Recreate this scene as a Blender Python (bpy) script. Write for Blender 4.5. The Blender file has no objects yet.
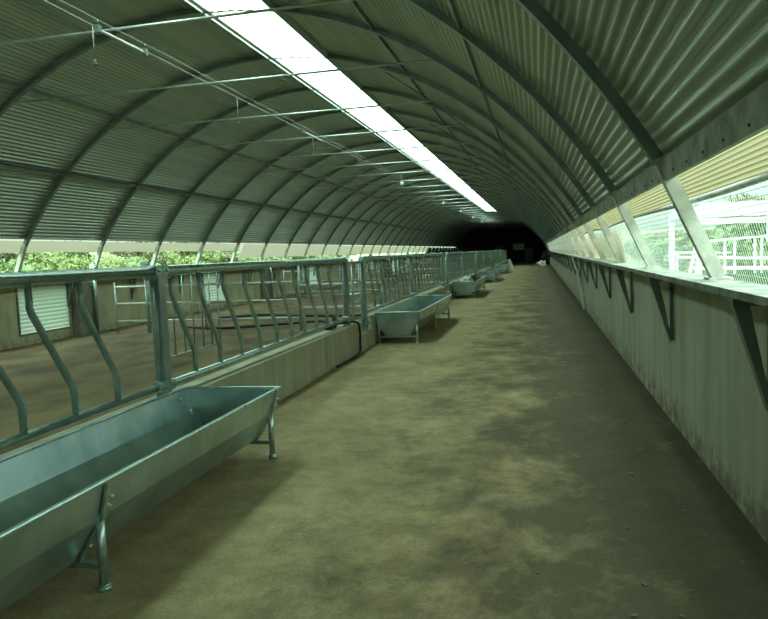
import bpy, bmesh, math, random
from mathutils import Vector, Matrix, noise
random.seed(7)
S = bpy.context.scene
COL = S.collection
PI = math.pi

# ------------------------------------------------------------ materials
def nodes(m):
    m.use_nodes = True
    nt = m.node_tree
    return nt, nt.nodes, nt.links

def mat(name, c1, c2=None, rough=.6, metal=0., scale=6., detail=6., bump=0., bscale=60., ramp=(.35, .65), rvar=0., stretch=(1, 1, 1)):
    m = bpy.data.materials.new(name)
    nt, N, L = nodes(m)
    b = N['Principled BSDF']
    b.inputs['Metallic'].default_value = metal
    b.inputs['Roughness'].default_value = rough
    tc = N.new('ShaderNodeTexCoord')
    mp = N.new('ShaderNodeMapping'); mp.inputs['Scale'].default_value = stretch
    L.new(tc.outputs['Object'], mp.inputs['Vector'])
    if c2 is None:
        b.inputs['Base Color'].default_value = (*c1, 1)
    else:
        n = N.new('ShaderNodeTexNoise'); n.inputs['Scale'].default_value = scale; n.inputs['Detail'].default_value = detail
        L.new(mp.outputs[0], n.inputs['Vector'])
        r = N.new('ShaderNodeValToRGB')
        r.color_ramp.elements[0].position = ramp[0]; r.color_ramp.elements[0].color = (*c1, 1)
        r.color_ramp.elements[1].position = ramp[1]; r.color_ramp.elements[1].color = (*c2, 1)
        L.new(n.outputs['Fac'], r.inputs['Fac']); L.new(r.outputs['Color'], b.inputs['Base Color'])
        if rvar:
            mr = N.new('ShaderNodeMapRange'); mr.inputs['To Min'].default_value = rough - rvar; mr.inputs['To Max'].default_value = rough + rvar
            L.new(n.outputs['Fac'], mr.inputs['Value']); L.new(mr.outputs[0], b.inputs['Roughness'])
    if bump:
        n2 = N.new('ShaderNodeTexNoise'); n2.inputs['Scale'].default_value = bscale; n2.inputs['Detail'].default_value = 5
        L.new(mp.outputs[0], n2.inputs['Vector'])
        bp = N.new('ShaderNodeBump'); bp.inputs['Strength'].default_value = bump; bp.inputs['Distance'].default_value = .02
        L.new(n2.outputs['Fac'], bp.inputs['Height']); L.new(bp.outputs[0], b.inputs['Normal'])
    return m

def trans_mat(name, col, tcol, transp, translu, rough=.5, weave=0):
    """cloth or plastic sheet: part clear, part translucent, part diffuse"""
    m = bpy.data.materials.new(name)
    nt, N, L = nodes(m)
    N.remove(N['Principled BSDF'])
    out = N['Material Output']
    d = N.new('ShaderNodeBsdfDiffuse'); d.inputs['Color'].default_value = (*col, 1)
    t = N.new('ShaderNodeBsdfTranslucent'); t.inputs['Color'].default_value = (*tcol, 1)
    c = N.new('ShaderNodeBsdfTransparent'); c.inputs['Color'].default_value = (.93, 1, .95, 1)
    m1 = N.new('ShaderNodeMixShader'); m1.inputs[0].default_value = translu
    m2 = N.new('ShaderNodeMixShader'); m2.inputs[0].default_value = transp
    L.new(d.outputs[0], m1.inputs[1]); L.new(t.outputs[0], m1.inputs[2])
    L.new(m1.outputs[0], m2.inputs[1]); L.new(c.outputs[0], m2.inputs[2])
    L.new(m2.outputs[0], out.inputs['Surface'])
    if weave:
        tc = N.new('ShaderNodeTexCoord'); n = N.new('ShaderNodeTexNoise'); n.inputs['Scale'].default_value = weave
        mp = N.new('ShaderNodeMapping'); mp.inputs['Scale'].default_value = (1, 1, .15)
        L.new(tc.outputs['Object'], mp.inputs[0]); L.new(mp.outputs[0], n.inputs['Vector'])
        r = N.new('ShaderNodeValToRGB'); r.color_ramp.elements[0].position = .35; r.color_ramp.elements[1].position = .65
        r.color_ramp.elements[0].color = (tcol[0]*.9, tcol[1]*.68, tcol[2]*.6, 1); r.color_ramp.elements[1].color = (*tcol, 1)
        L.new(n.outputs['Fac'], r.inputs['Fac']); L.new(r.outputs[0], t.inputs['Color'])
    return m

M = {}
M['galv'] = mat('galvanised_steel', (.38, .52, .50), (.54, .68, .66), rough=.32, metal=.9, scale=22, rvar=.12, bump=.03)
M['galv_dull'] = mat('dull_galvanised_tube', (.28, .38, .36), (.42, .53, .50), rough=.38, metal=.7, scale=9, rvar=.1)
M['trough'] = mat('trough_galvanised_sheet', (.36, .48, .47), (.56, .70, .68), rough=.30, metal=.85, scale=3.2, detail=9, rvar=.05, bump=.03, bscale=25)
M['bolt'] = mat('zinc_bolt', (.75, .8, .78), rough=.25, metal=.9)
M['rib'] = mat('painted_rib_steel', (.15, .19, .175), (.22, .27, .245), rough=.42, metal=.35, scale=5)
M['leg_dusty'] = mat('dusty_rib_leg', (.40, .42, .36), (.58, .60, .52), rough=.8, scale=9, bump=.2)
M['tie'] = mat('pale_tie_tube', (.45, .54, .50), (.58, .66, .6), rough=.4, metal=.4, scale=8)
M['wire'] = mat('grey_cable', (.32, .34, .30), rough=.6)
M['black'] = mat('black_rubber', (.012, .014, .013), rough=.5)
M['fascia'] = mat('dusty_fascia_board', (.16, .18, .14), (.34, .36, .29), rough=.85, scale=7, bump=.3, bscale=30)
M['white'] = mat('white_painted_steel', (.66, .70, .68), rough=.5)
M['pale'] = mat('pale_louvre_steel', (.62, .70, .64), (.72, .78, .72), rough=.5, metal=.1, scale=4)
M['leaf_a'] = mat('leaves_yellow_green', (.10, .14, .04), (.17, .21, .07), rough=.8, scale=3)
M['leaf_b'] = mat('leaves_green', (.065, .115, .035), (.13, .19, .06), rough=.8, scale=3)
M['leaf_c'] = mat('leaves_olive', (.085, .095, .045), (.16, .16, .08), rough=.85, scale=3)
M['bark'] = mat('bark', (.12, .09, .06), (.2, .16, .11), rough=.9, scale=12)
M['sack'] = mat('white_sack', (.6, .6, .52), (.75, .74, .66), rough=.8, scale=12, bump=.3)
M['dark'] = mat('dark_clutter', (.03, .03, .025), (.08, .07, .05), rough=.9, scale=9)
M['back'] = mat('dark_back_wall', (.018, .022, .019), (.035, .04, .034), rough=.9, scale=2)  # near-black tone for the back wall and the far side closures
M['glass'] = mat('dim_pane', (.12, .16, .14), rough=.2)
M['pier'] = mat('grey_concrete_pier', (.17, .17, .13), (.25, .25, .19), rough=.9, scale=5, bump=.2)
M['skylight'] = trans_mat('clear_skylight_sheet', (.85, .93, .9), (.93, 1, .97), .40, .92)
M['curtain'] = trans_mat('beige_translucent_curtain', (.36, .34, .26), (.22, .205, .155), .0, .6)
M['netroll'] = trans_mat('yellow_woven_blind', (.30, .27, .17), (.27, .235, .125), .04, .6)
M['louv'] = trans_mat('pale_translucent_louvre', (.55, .64, .55), (.26, .31, .27), .0, .55)
M['drape'] = trans_mat('pinkish_draped_sheet', (.42, .36, .28), (.44, .37, .27), .07, .62, weave=2.2)

# corrugated roof sheet
M['roof'] = mat('corrugated_roof_steel', (.36, .42, .345), (.47, .53, .43), rough=.34, metal=.6, scale=1.2, detail=4, stretch=(3, .15, 3), rvar=.02)

# concrete aisle: broad patches, dark wet band with ragged blotches by the right wall, fine grit
def floor_mat():
    m = bpy.data.materials.new('aisle_concrete')
    nt, N, L = nodes(m); b = N['Principled BSDF']
    tc = N.new('ShaderNodeTexCoord')
    def nz(scale, det=6, st=(1, 1, 1), dist=0, rough=.55):
        mp = N.new('ShaderNodeMapping'); mp.inputs['Scale'].default_value = st
        L.new(tc.outputs['Object'], mp.inputs[0])
        n = N.new('ShaderNodeTexNoise'); n.inputs['Scale'].default_value = scale; n.inputs['Detail'].default_value = det
        n.inputs['Distortion'].default_value = dist; n.inputs['Roughness'].default_value = rough
        L.new(mp.outputs[0], n.inputs['Vector']); return n.outputs['Fac']
    def ramp(f, p0, c0, p1, c1):
        r = N.new('ShaderNodeValToRGB'); e = r.color_ramp.elements
        e[0].position = p0; e[0].color = (*c0, 1); e[1].position = p1; e[1].color = (*c1, 1)
        L.new(f, r.inputs['Fac']); return r.outputs['Color']
    def mix(f, a, c, mode='MIX'):
        x = N.new('ShaderNodeMix'); x.data_type = 'RGBA'; x.blend_type = mode
        if isinstance(f, float): x.inputs[0].default_value = f
        else: L.new(f, x.inputs[0])
        for s, v in ((6, a), (7, c)):
            if isinstance(v, tuple): x.inputs[s].default_value = (*v, 1)
            else: L.new(v, x.inputs[s])
        return x.outputs[2]
    base = ramp(nz(1.1, 10, (1, .8, 1), .15, .62), .30, (.30, .245, .130), .70, (.50, .42, .235))
    grit = ramp(nz(55, 4), .3, (.72, .72, .72), .7, (1.15, 1.15, 1.15))
    c = mix(.8, base, grit, 'MULTIPLY')
    c = mix(.75, c, ramp(nz(5.5, 13, (1, 1, 1), 0, .75), .34, (.62, .61, .58), .66, (1.2, 1.2, 1.17)), 'MULTIPLY')
    # lighter scraped patches
    pale = ramp(nz(2.3, 11, (1, .9, 1), .2, .68), .56, (0, 0, 0), .72, (1, 1, 1))
    pf = N.new('ShaderNodeMath'); pf.operation = 'MULTIPLY'; pf.inputs[1].default_value = .35
    L.new(pale, pf.inputs[0])
    c = mix(pf.outputs[0], c, (.50, .48, .33))
    # damp dirt, more of it towards the right wall
    sp = N.new('ShaderNodeSeparateXYZ'); L.new(tc.outputs['Object'], sp.inputs[0])
    mr = N.new('ShaderNodeMapRange'); mr.inputs['From Min'].default_value = -1.9; mr.inputs['From Max'].default_value = .8
    mr.inputs['To Min'].default_value = -.12; mr.inputs['To Max'].default_value = .30
    L.new(sp.outputs['X'], mr.inputs['Value'])
    a = N.new('ShaderNodeMath'); a.operation = 'ADD'
    L.new(nz(1.5, 12, (1, .75, 1), .15, .72), a.inputs[0]); L.new(mr.outputs[0], a.inputs[1])
    damp = ramp(a.outputs[0], .46, (0, 0, 0), .70, (1, 1, 1))
    df = N.new('ShaderNodeMath'); df.operation = 'MULTIPLY'; df.inputs[1].default_value = .80
    L.new(damp, df.inputs[0])
    c = mix(df.outputs[0], c, (.062, .058, .036))
    spk = ramp(nz(16, 6, (1, 1, 1), 0, .7), .68, (0, 0, 0), .73, (1, 1, 1))
    sf = N.new('ShaderNodeMath'); sf.operation = 'MULTIPLY'; L.new(spk, sf.inputs[0]); sf.inputs[1].default_value = .45
    c = mix(sf.outputs[0], c, (.36, .36, .26))
    L.new(c, b.inputs['Base Color'])
    b.inputs['Roughness'].default_value = .85; b.inputs['Specular IOR Level'].default_value = .25
    bp = N.new('ShaderNodeBump'); bp.inputs['Strength'].default_value = .35; bp.inputs['Distance'].default_value = .01
    L.new(nz(9, 10, (1, 1, 1), 0, .7), bp.inputs['Height']); L.new(bp.outputs[0], b.inputs['Normal'])
    return m
M['floor'] = floor_mat()
M['dirt'] = mat('pen_dirt', (.085, .066, .030), (.20, .155, .072), rough=.95, scale=1.6, detail=10, bump=.6, bscale=14, stretch=(1, .6, 1))

def plaster(name, base0, base1, stain, zlo, zhi):
    m = bpy.data.materials.new(name)
    nt, N, L = nodes(m); b = N['Principled BSDF']; b.inputs['Roughness'].default_value = .85
    tc = N.new('ShaderNodeTexCoord')
    n = N.new('ShaderNodeTexNoise'); n.inputs['Scale'].default_value = 2.2; n.inputs['Detail'].default_value = 8
    L.new(tc.outputs['Object'], n.inputs['Vector'])
    r = N.new('ShaderNodeValToRGB'); e = r.color_ramp.elements
    e[0].position = .3; e[0].color = (*base0, 1); e[1].position = .7; e[1].color = (*base1, 1)
    L.new(n.outputs['Fac'], r.inputs['Fac'])
    sp = N.new('ShaderNodeSeparateXYZ'); L.new(tc.outputs['Object'], sp.inputs[0])
    n2 = N.new('ShaderNodeTexNoise'); n2.inputs['Scale'].default_value = 3.5; n2.inputs['Detail'].default_value = 8; n2.inputs['Roughness'].default_value = .7
    mp = N.new('ShaderNodeMapping'); mp.inputs['Scale'].default_value = (1, 1, .35)
    L.new(tc.outputs['Object'], mp.inputs[0]); L.new(mp.outputs[0], n2.inputs['Vector'])
    ma = N.new('ShaderNodeMath'); ma.operation = 'MULTIPLY_ADD'; ma.inputs[1].default_value = .9
    L.new(n2.outputs['Fac'], ma.inputs[0])
    mr = N.new('ShaderNodeMapRange'); mr.inputs['From Min'].default_value = zlo; mr.inputs['From Max'].default_value = zhi
    mr.inputs['To Min'].default_value = .25; mr.inputs['To Max'].default_value = -.35
    L.new(sp.outputs['Z'], mr.inputs['Value']); L.new(mr.outputs[0], ma.inputs[2])
    r2 = N.new('ShaderNodeValToRGB'); r2.color_ramp.elements[0].position = .42; r2.color_ramp.elements[1].position = .62
    L.new(ma.outputs[0], r2.inputs['Fac'])
    f = N.new('ShaderNodeMath'); f.operation = 'MULTIPLY'; f.inputs[1].default_value = .8; L.new(r2.outputs[0], f.inputs[0])
    x = N.new('ShaderNodeMix'); x.data_type = 'RGBA'; L.new(f.outputs[0], x.inputs[0]); L.new(r.outputs[0], x.inputs[6]); r9 = N.new('ShaderNodeValToRGB'); r9.color_ramp.elements[0].position = .47; r9.color_ramp.elements[0].color = (*stain, 1)
    r9.color_ramp.elements[1].position = .60; r9.color_ramp.elements[1].color = (stain[0] * 2.6, stain[1] * 3.1, stain[2] * 4.2, 1)
    n9 = N.new('ShaderNodeTexNoise'); n9.inputs['Scale'].default_value = 6; n9.inputs['Detail'].default_value = 9; n9.inputs['Roughness'].default_value = .7
    L.new(tc.outputs['Object'], n9.inputs['Vector']); L.new(n9.outputs['Fac'], r9.inputs['Fac']); L.new(r9.outputs[0], x.inputs[7])
    # streaks running down the face
    n3 = N.new('ShaderNodeTexNoise'); n3.inputs['Scale'].default_value = 5; n3.inputs['Detail'].default_value = 5
    mp3 = N.new('ShaderNodeMapping'); mp3.inputs['Scale'].default_value = (1, 1, .08)
    L.new(tc.outputs['Object'], mp3.inputs[0]); L.new(mp3.outputs[0], n3.inputs['Vector'])
    r3 = N.new('ShaderNodeValToRGB'); r3.color_ramp.elements[0].position = .35; r3.color_ramp.elements[0].color = (.78, .76, .68, 1)
    r3.color_ramp.elements[1].position = .6; r3.color_ramp.elements[1].color = (1, 1, 1, 1); L.new(n3.outputs['Fac'], r3.inputs['Fac'])
    x2 = N.new('ShaderNodeMix'); x2.data_type = 'RGBA'; x2.blend_type = 'MULTIPLY'; x2.inputs[0].default_value = .8
    L.new(x.outputs[2], x2.inputs[6]); L.new(r3.outputs[0], x2.inputs[7]); L.new(x2.outputs[2], b.inputs['Base Color'])
    bp = N.new('ShaderNodeBump'); bp.inputs['Strength'].default_value = .3; bp.inputs['Distance'].default_value = .01
    L.new(n2.outputs['Fac'], bp.inputs['Height']); L.new(bp.outputs[0], b.inputs['Normal'])
    return m
M['wall'] = plaster('right_wall_plaster', (.37, .385, .29), (.46, .475, .37), (.20, .16, .09), 0, .55)
M['wall_l'] = plaster('left_wall_plaster', (.44, .43, .28), (.58, .56, .39), (.24, .19, .11), -.1, .40)
M['curb'] = plaster('curb_concrete', (.36, .37, .27), (.48, .49, .37), (.20, .19, .13), -.1, .22)
M['ledge'] = mat('worn_ledge', (.12, .14, .11), (.30, .32, .26), rough=.8, scale=7, detail=9, bump=.4, bscale=20)
M['ground'] = mat('scrub_ground', (.08, .10, .035), (.16, .16, .075), rough=.95, scale=.25, detail=8)

# ------------------------------------------------------------ mesh helpers
def box(bm, x0, x1, y0, y1, z0, z1, bev=0):
    v = [bm.verts.new((x, y, z)) for x in (x0, x1) for y in (y0, y1) for z in (z0, z1)]
    fs = [(0, 1, 3, 2), (4, 6, 7, 5), (0, 4, 5, 1), (2, 3, 7, 6), (0, 2, 6, 4), (1, 5, 7, 3)]
    F = [bm.faces.new([v[i] for i in f]) for f in fs]
    if bev:
        E = list({e for f in F for e in f.edges})
        bmesh.ops.bevel(bm, geom=E, offset=bev, segments=2, affect='EDGES', profile=.5)

def frame(d):
    d = d.normalized()
    u = Vector((0, 0, 1)) if abs(d.z) < .95 else Vector((1, 0, 0))
    a = d.cross(u).normalized(); b = a.cross(d).normalized()
    return a, b

def tube(bm, pts, r, n=10, cap=True):
    pts = [Vector(p) for p in pts]
    rings = []
    for i, p in enumerate(pts):
        if i == 0: d = pts[1] - p
        elif i == len(pts) - 1: d = p - pts[i - 1]
        else: d = (pts[i + 1] - p).normalized() + (p - pts[i - 1]).normalized()
        if i == 0: a, b = frame(d)
        else:
            dn = d.normalized(); a = (a - dn * a.dot(dn)).normalized(); b = a.cross(dn).normalized()
        k = 1.0
        if 0 < i < len(pts) - 1:
            k = 1 / max(.6, (pts[i + 1] - p).normalized().dot(d.normalized()))
        rings.append([bm.verts.new(p + (a * math.cos(t) + b * math.sin(t)) * r * (k if k < 1.3 else 1.3)) for t in [2 * PI * j / n for j in range(n)]])
    for i in range(len(rings) - 1):
        for j in range(n):
            f = bm.faces.new((rings[i][j], rings[i][(j + 1) % n], rings[i + 1][(j + 1) % n], rings[i + 1][j])); f.smooth = True
    if cap:
        bm.faces.new(rings[0][::-1]); bm.faces.new(rings[-1])

def bar(bm, p0, p1, w, h, up=(0, 0, 1)):
    """rectangular bar from p0 to p1"""
    p0, p1 = Vector(p0), Vector(p1); d = (p1 - p0).normalized()
    a = d.cross(Vector(up)).normalized(); b = a.cross(d)
    q = []
    for p in (p0, p1):
        q.append([bm.verts.new(p + a * s * w / 2 + b * t * h / 2) for s, t in ((-1, -1), (1, -1), (1, 1), (-1, 1))])
    for j in range(4): bm.faces.new((q[0][j], q[0][(j + 1) % 4], q[1][(j + 1) % 4], q[1][j]))
    bm.faces.new(q[0][::-1]); bm.faces.new(q[1])

def prism(bm, poly, y0, y1):
    """closed XZ polygon extruded along Y"""
    a = [bm.verts.new((x, y0, z)) for x, z in poly]; b = [bm.verts.new((x, y1, z)) for x, z in poly]
    n = len(poly)
    for i in range(n): bm.faces.new((a[i], a[(i + 1) % n], b[(i + 1) % n], b[i]))
    bm.faces.new(a[::-1]); bm.faces.new(b)

def obj(name, bm, m, parent=None, off=None):
    bmesh.ops.recalc_face_normals(bm, faces=bm.faces)
    if off is not None: bmesh.ops.translate(bm, verts=bm.verts, vec=-Vector(off))
    me = bpy.data.meshes.new(name); bm.to_mesh(me); bm.free()
    me.materials.append(m)
    o = bpy.data.objects.new(name, me); COL.objects.link(o)
    if parent is not None: o.parent = parent
    elif off is not None: o.location = off
    return o

def tag(o, label, cat, group=None, kind=None):
    o['label'] = label; o['category'] = cat
    if group: o['group'] = group
    if kind: o['kind'] = kind
    return o

def thing(name, label, cat, loc=(0, 0, 0), group=None):
    o = bpy.data.objects.new(name, None); COL.objects.link(o); o.location = loc; o.empty_display_size = .1
    return tag(o, label, cat, group)

def struct(name, bm, m, label=None):
    o = obj(name, bm, m); o['kind'] = 'structure'; o['category'] = name.split('_')[0]
    if label: o['label'] = label
    return o

def copy_tree(o, parent=None):
    c = o.copy(); COL.objects.link(c)
    if parent is not None: c.parent = parent
    for ch in [x for x in kids.get(o.name, [])]:
        copy_tree(ch, c)
    return c
kids = {}
def remember(o):
    kids[o.name] = list(o.children)
    for c in o.children: remember(c)
def instance(proto, loc, label, group=None, scale=None, rz=None):
    c = copy_tree(proto); c.location = loc; c['label'] = label
    if group: c['group'] = group
    if scale: c.scale = scale
    if rz is not None: c.rotation_euler.z = rz
    return c
NEW = bmesh.new
ORD = ['first', 'second', 'third', 'fourth', 'fifth', 'sixth', 'seventh', 'eighth', 'ninth', 'tenth', 'eleventh', 'twelfth', 'thirteenth',
       'fourteenth', 'fifteenth', 'sixteenth', 'seventeenth', 'eighteenth', 'nineteenth', 'twentieth']
def ordn(i):
    if i < 20: return ORD[i]
    t = {2: 'twenty', 3: 'thirty', 4: 'forty'}[(i + 1) // 10]; r = (i + 1) % 10
    return t + ('th' if r == 0 else '-' + ORD[r - 1]) if r else {2: 'twentieth', 3: 'thirtieth', 4: 'fortieth'}[(i + 1) // 10]

# ------------------------------------------------------------ building dimensions
AX, AZ, AA, AB = -4.866, -1.685, 6.686, 7.103      # centre and half axes of the arch
WR, WL = 1.14, -10.87                              # faces of the side walls
Y0, Y1 = -5.8, 92.0
YS = 1.6                                           # near end of the skylight, out of view, set there to darken the foreground
YO = 68.4                                          # side openings and skylight stop here
RS, R3 = 2.659, 10.142
RIBS = [R3 + (n - 3) * RS for n in range(0, 34) if R3 + (n - 3) * RS < Y1 - 1]
CT = 11.6                                          # one pen bay
def arch(t, off=0.):
    """point on the roof curve, t = angle from the right; off = outward"""
    n = Vector((math.cos(t) / AA, math.sin(t) / AB)).normalized()
    return AX + AA * math.cos(t) + n.x * off, AZ + AB * math.sin(t) + n.y * off
TEL = PI - math.asin((2.205 - AZ) / AB)
TE = math.asin((2.12 - AZ) / AB)                   # eave angle
def t_at_x(x): return math.acos((x - AX) / AA)

# ------------------------------------------------------------ floor, ground, walls
bm = NEW(); box(bm, -2.905, WR + .02, Y0, Y1, -.12, 0); struct('floor', bm, M['floor'], 'stained concrete feed aisle')
bm = NEW()
nx, ny = 40, 200
g = [[bm.verts.new((WL - .1 + (-2.9 - WL + .1) * i / nx, Y0 + (Y1 - Y0) * j / ny,
      (-.01 + .05 * noise.noise(Vector((i * .35, j * .22, 0))) - .02) if 0 < i < nx else -.02)) for j in range(ny + 1)] for i in range(nx + 1)]
for i in range(nx):
    for j in range(ny):
        f = bm.faces.new((g[i][j], g[i + 1][j], g[i + 1][j + 1], g[i][j + 1])); f.smooth = True
struct('floor_pens', bm, M['dirt'], 'brown earth floor of the pens')
bm = NEW()
box(bm, -140, WL - .27, -40, 220, -.5, -.12); box(bm, WR + .25, 140, -40, 220, -.5, -.12)
box(bm, WL - .27, WR + .25, Y1 + .2, 220, -.5, -.12); box(bm, WL - .27, WR + .25, -40, Y0 - .3, -.5, -.12)
struct('ground', bm, M['ground'], 'scrubby ground outside the shed')

bm = NEW(); box(bm, WR, WR + .2, Y0, Y1, -.3, 1.312); struct('wall_right', bm, M['wall'], 'pale plastered low wall along the aisle')
LOUV = [13.7, 22.2, 33.2, 42.6, 52.5, 62]
bm = NEW(); box(bm, WL - .12, WL, Y0, Y1, -.3, .22); box(bm, WL - .12, WL, Y0, Y1, 1.20, 1.252)
edges = [Y0] + [q for y in LOUV for q in (y - .82, y + .82)] + [Y1]
for a, b in zip(edges[::2], edges[1::2]): box(bm, WL - .12, WL, a, b, .22, 1.20)
struct('wall_left', bm, M['wall_l'], 'brownish plastered low wall behind the pens')
# end walls fill the arch
def endwall(y, th, m, name):
    bm = NEW(); poly = [(WR + .2, -.3), (WR + .2, 1.5)]
    for i in range(41):
        t = TE + (PI - 2 * TE) * i / 40; poly.append(arch(t, .075))
    poly += [(WL - .2, 1.5), (WL - .2, -.3)]
    prism(bm, poly, y, y + th); return struct(name, bm, m)
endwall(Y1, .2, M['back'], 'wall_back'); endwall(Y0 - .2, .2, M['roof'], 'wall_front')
# side closures at the unlit far end
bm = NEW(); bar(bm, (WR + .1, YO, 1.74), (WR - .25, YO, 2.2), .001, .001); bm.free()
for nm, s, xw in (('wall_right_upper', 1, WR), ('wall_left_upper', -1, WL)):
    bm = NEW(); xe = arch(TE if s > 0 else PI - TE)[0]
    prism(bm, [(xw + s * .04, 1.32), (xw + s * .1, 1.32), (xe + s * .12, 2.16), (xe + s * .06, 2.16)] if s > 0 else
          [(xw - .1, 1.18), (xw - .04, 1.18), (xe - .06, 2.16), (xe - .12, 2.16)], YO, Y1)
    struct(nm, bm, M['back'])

# corrugated roof (real corrugation, running along the shed), left and right of the skylight strip
TSL, TSR = t_at_x(-4.745), t_at_x(-3.73)
TG0, TG1 = t_at_x(-4.853), t_at_x(-4.870)
PITCH, AMP = .082, .0165
def corr(bm, t0, t1, ya, yb, rows, pitch=PITCH, amp=AMP, seg=8, th=0):
    n = 400; L = [0]; P = arch(t0)
    for i in range(1, n + 1):
        Q = arch(t0 + (t1 - t0) * i / n); L.append(L[-1] + math.hypot(Q[0] - P[0], Q[1] - P[1])); P = Q
    tot = L[-1]; cnt = int(tot / pitch * seg); k = 0; prof = []
    for i in range(cnt + 1):
        s = tot * i / cnt
        while k < n - 1 and L[k + 1] < s: k += 1
        t = t0 + (t1 - t0) * (k + (s - L[k]) / (L[k + 1] - L[k])) / n
        prof.append(arch(t, .045 + amp * math.sin(2 * PI * s / pitch)))
    rws = []
    for y in rows: rws.append([bm.verts.new((x, y, z)) for x, z in prof])
    for a, b in zip(rws, rws[1:]):
        for i in range(len(prof) - 1):
            f = bm.faces.new((a[i], a[i + 1], b[i + 1], b[i])); f.smooth = True
yr = [Y0] + [y for y in RIBS] + [Y1]
bm = NEW(); corr(bm, TE - .012, TSR, Y0, Y1, yr); corr(bm, TG1, TEL, Y0, Y1, yr)
corr(bm, TSR, TG1, YO, Y1, [YO, Y1]); corr(bm, TSR, TG1, Y0, YS, [Y0, YS])  # second call: unseen near roof kept closed to darken the foreground
struct('ceiling', bm, M['roof'], 'corrugated steel arch roof')
bm = NEW()
def strip(bm, t0, t1, off, amp, pitch):
    n = 48; rows = []
    for y in (YS, 10, 25, 45, YO):
        rows.append([bm.verts.new((*arch(t0 + (t1 - t0) * i / n, off + amp * math.sin(2 * PI * i / n * (AA * abs(t1 - t0)) / pitch)), y)) for i in range(n + 1)])
    for q in rows:
        for v in q: v.co = Vector((v.co.x, v.co.z, v.co.y))
    for a, b in zip(rows, rows[1:]):
        for i in range(n): f = bm.faces.new((a[i], a[i + 1], b[i + 1], b[i])); f.smooth = True
strip(bm, TSR, TSL, -.052, .006, .16)
strip(bm, TG0, TG1, -.048, 0, 1)
struct('window_1', bm, M['skylight'], 'long clear corrugated skylight strip along the roof')
# metal flashing beside the skylight
def fl(ta, tb, n):
    bm = NEW(); prism(bm, [arch(ta, -.06), arch(tb, -.06), arch(tb, .045), arch(ta, .045)], YS, YO); struct(n, bm, M['tie'])
fl(TSL, TSL + .004, 'trim_1'); fl(TSR - .004, TSR, 'trim_2'); fl(TG1, TG1 + .002, 'trim_4')
bm = NEW(); prism(bm, [arch(TSL + .003, -.04), arch(TG0, -.04), arch(TG0, -.03), arch(TSL + .003, -.03)], YS, YO); struct('trim_3', bm, M['tie'])

# ------------------------------------------------------------ right ledge, fascia, blinds, netting
def ledge(x0, x1, z0, z1, label, side, m, ywall):
    o = thing('wall_ledge', label, 'ledge', (x0, Y0, z0))
    o['kind'] = 'structure'
    b = NEW(); n = 420
    rows = []
    for j in range(n + 1):
        y = (Y1 - Y0) * j / n; w = .014 * noise.noise(Vector((j * .7, side, 0)))
        rows.append([b.verts.new((x, y, z)) for x, z in ((0 + w, 0), (x1 - x0, 0), (x1 - x0, z1 - z0), (0 + w, z1 - z0))])
    for a, c in zip(rows, rows[1:]):
        for i in range(4): b.faces.new((a[i], a[(i + 1) % 4], c[(i + 1) % 4], c[i]))
    b.faces.new(rows[0][::-1]); b.faces.new(rows[-1])
    obj('sill', b, m, o); return o
lr = ledge(.93, 1.17, 1.315, 1.355, 'worn concrete ledge on brackets along the top of the right wall', 1, M['ledge'], WR)
ll = ledge(-11.1, -10.66, 1.25, 1.29, 'thin concrete ledge on the left wall behind the pens', -1, M['ledge'], WL)
def bracket(parent, y, s):
    X = WR if s > 0 else WL; zt = 1.315 if s > 0 else 1.25; reach = .20
    b = NEW()
    bar(b, (X - s * .022, y, zt - .002), (X - s * .022, y, zt - .56), .018, .03, up=(1, 0, 0))
    bar(b, (X, y, zt - .022), (X - s * reach, y, zt - .022), .05, .04)
    # tapered web plate of the bracket
    w = [(X - s * reach, zt - .04), (X - s * .125, zt - .04), (X - s * .035, zt - .50), (X - s * .035, zt - .58)]
    prism(b, w, y - .035, y + .035)
    o = obj('bracket', b, M['rib'], parent, off=parent.location)
for y in RIBS:
    if y > 1 and y < YO:
        bracket(lr, y - 1.04, 1)
        bracket(ll, y - .98, -1)

# dusty fascia board under the eave on the right, pale strip on the left
xe = arch(TE)[0]
bm = NEW(); prism(bm, [(xe + .012, 1.995), (xe + .042, 1.995), (xe + .035, 2.135), (xe + .005, 2.135)], Y0, YO)
o = tag(obj('fascia_board', bm, M['fascia']), 'dusty grey board along the right eave above the netting', 'board')
for i in range(52):
    y = 1.4 + i * .38
    bm = NEW(); bmesh.ops.create_uvsphere(bm, u_segments=8, v_segments=5, radius=.008, matrix=Matrix.Translation((xe + .010, y, 2.03)))
    obj('screw', bm, M['dark'], o)
# woven blind rolled up below the fascia
bm = NEW()
rows = []
for j in range(0, 181):
    y = Y0 + (YO - Y0) * j / 180
    zb = 1.885 + .012 * noise.noise(Vector((y * .6, 3, 0)))
    rows.append([bm.verts.new((xe + .15 + .05 * q + (.012 if int(q * 14 + .5) % 2 else 0), y, 2.06 + (zb - 2.06) * q)) for q in [k / 14 for k in range(15)]])
for a, c in zip(rows, rows[1:]):
    for i in range(14): f = bm.faces.new((a[i], a[i + 1], c[i + 1], c[i]))
bl = tag(obj('rolled_blind', bm, M['netroll']), 'yellowish woven blind gathered under the right eave board', 'blind')
bm = NEW(); tube(bm, [(xe + .215, y, 1.875 + .012 * math.sin(y)) for y in [Y0 + (YO - Y0) * j / 60 for j in range(61)]], .017, 10)
obj('roll_pole', bm, M['leg_dusty'], bl)

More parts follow.
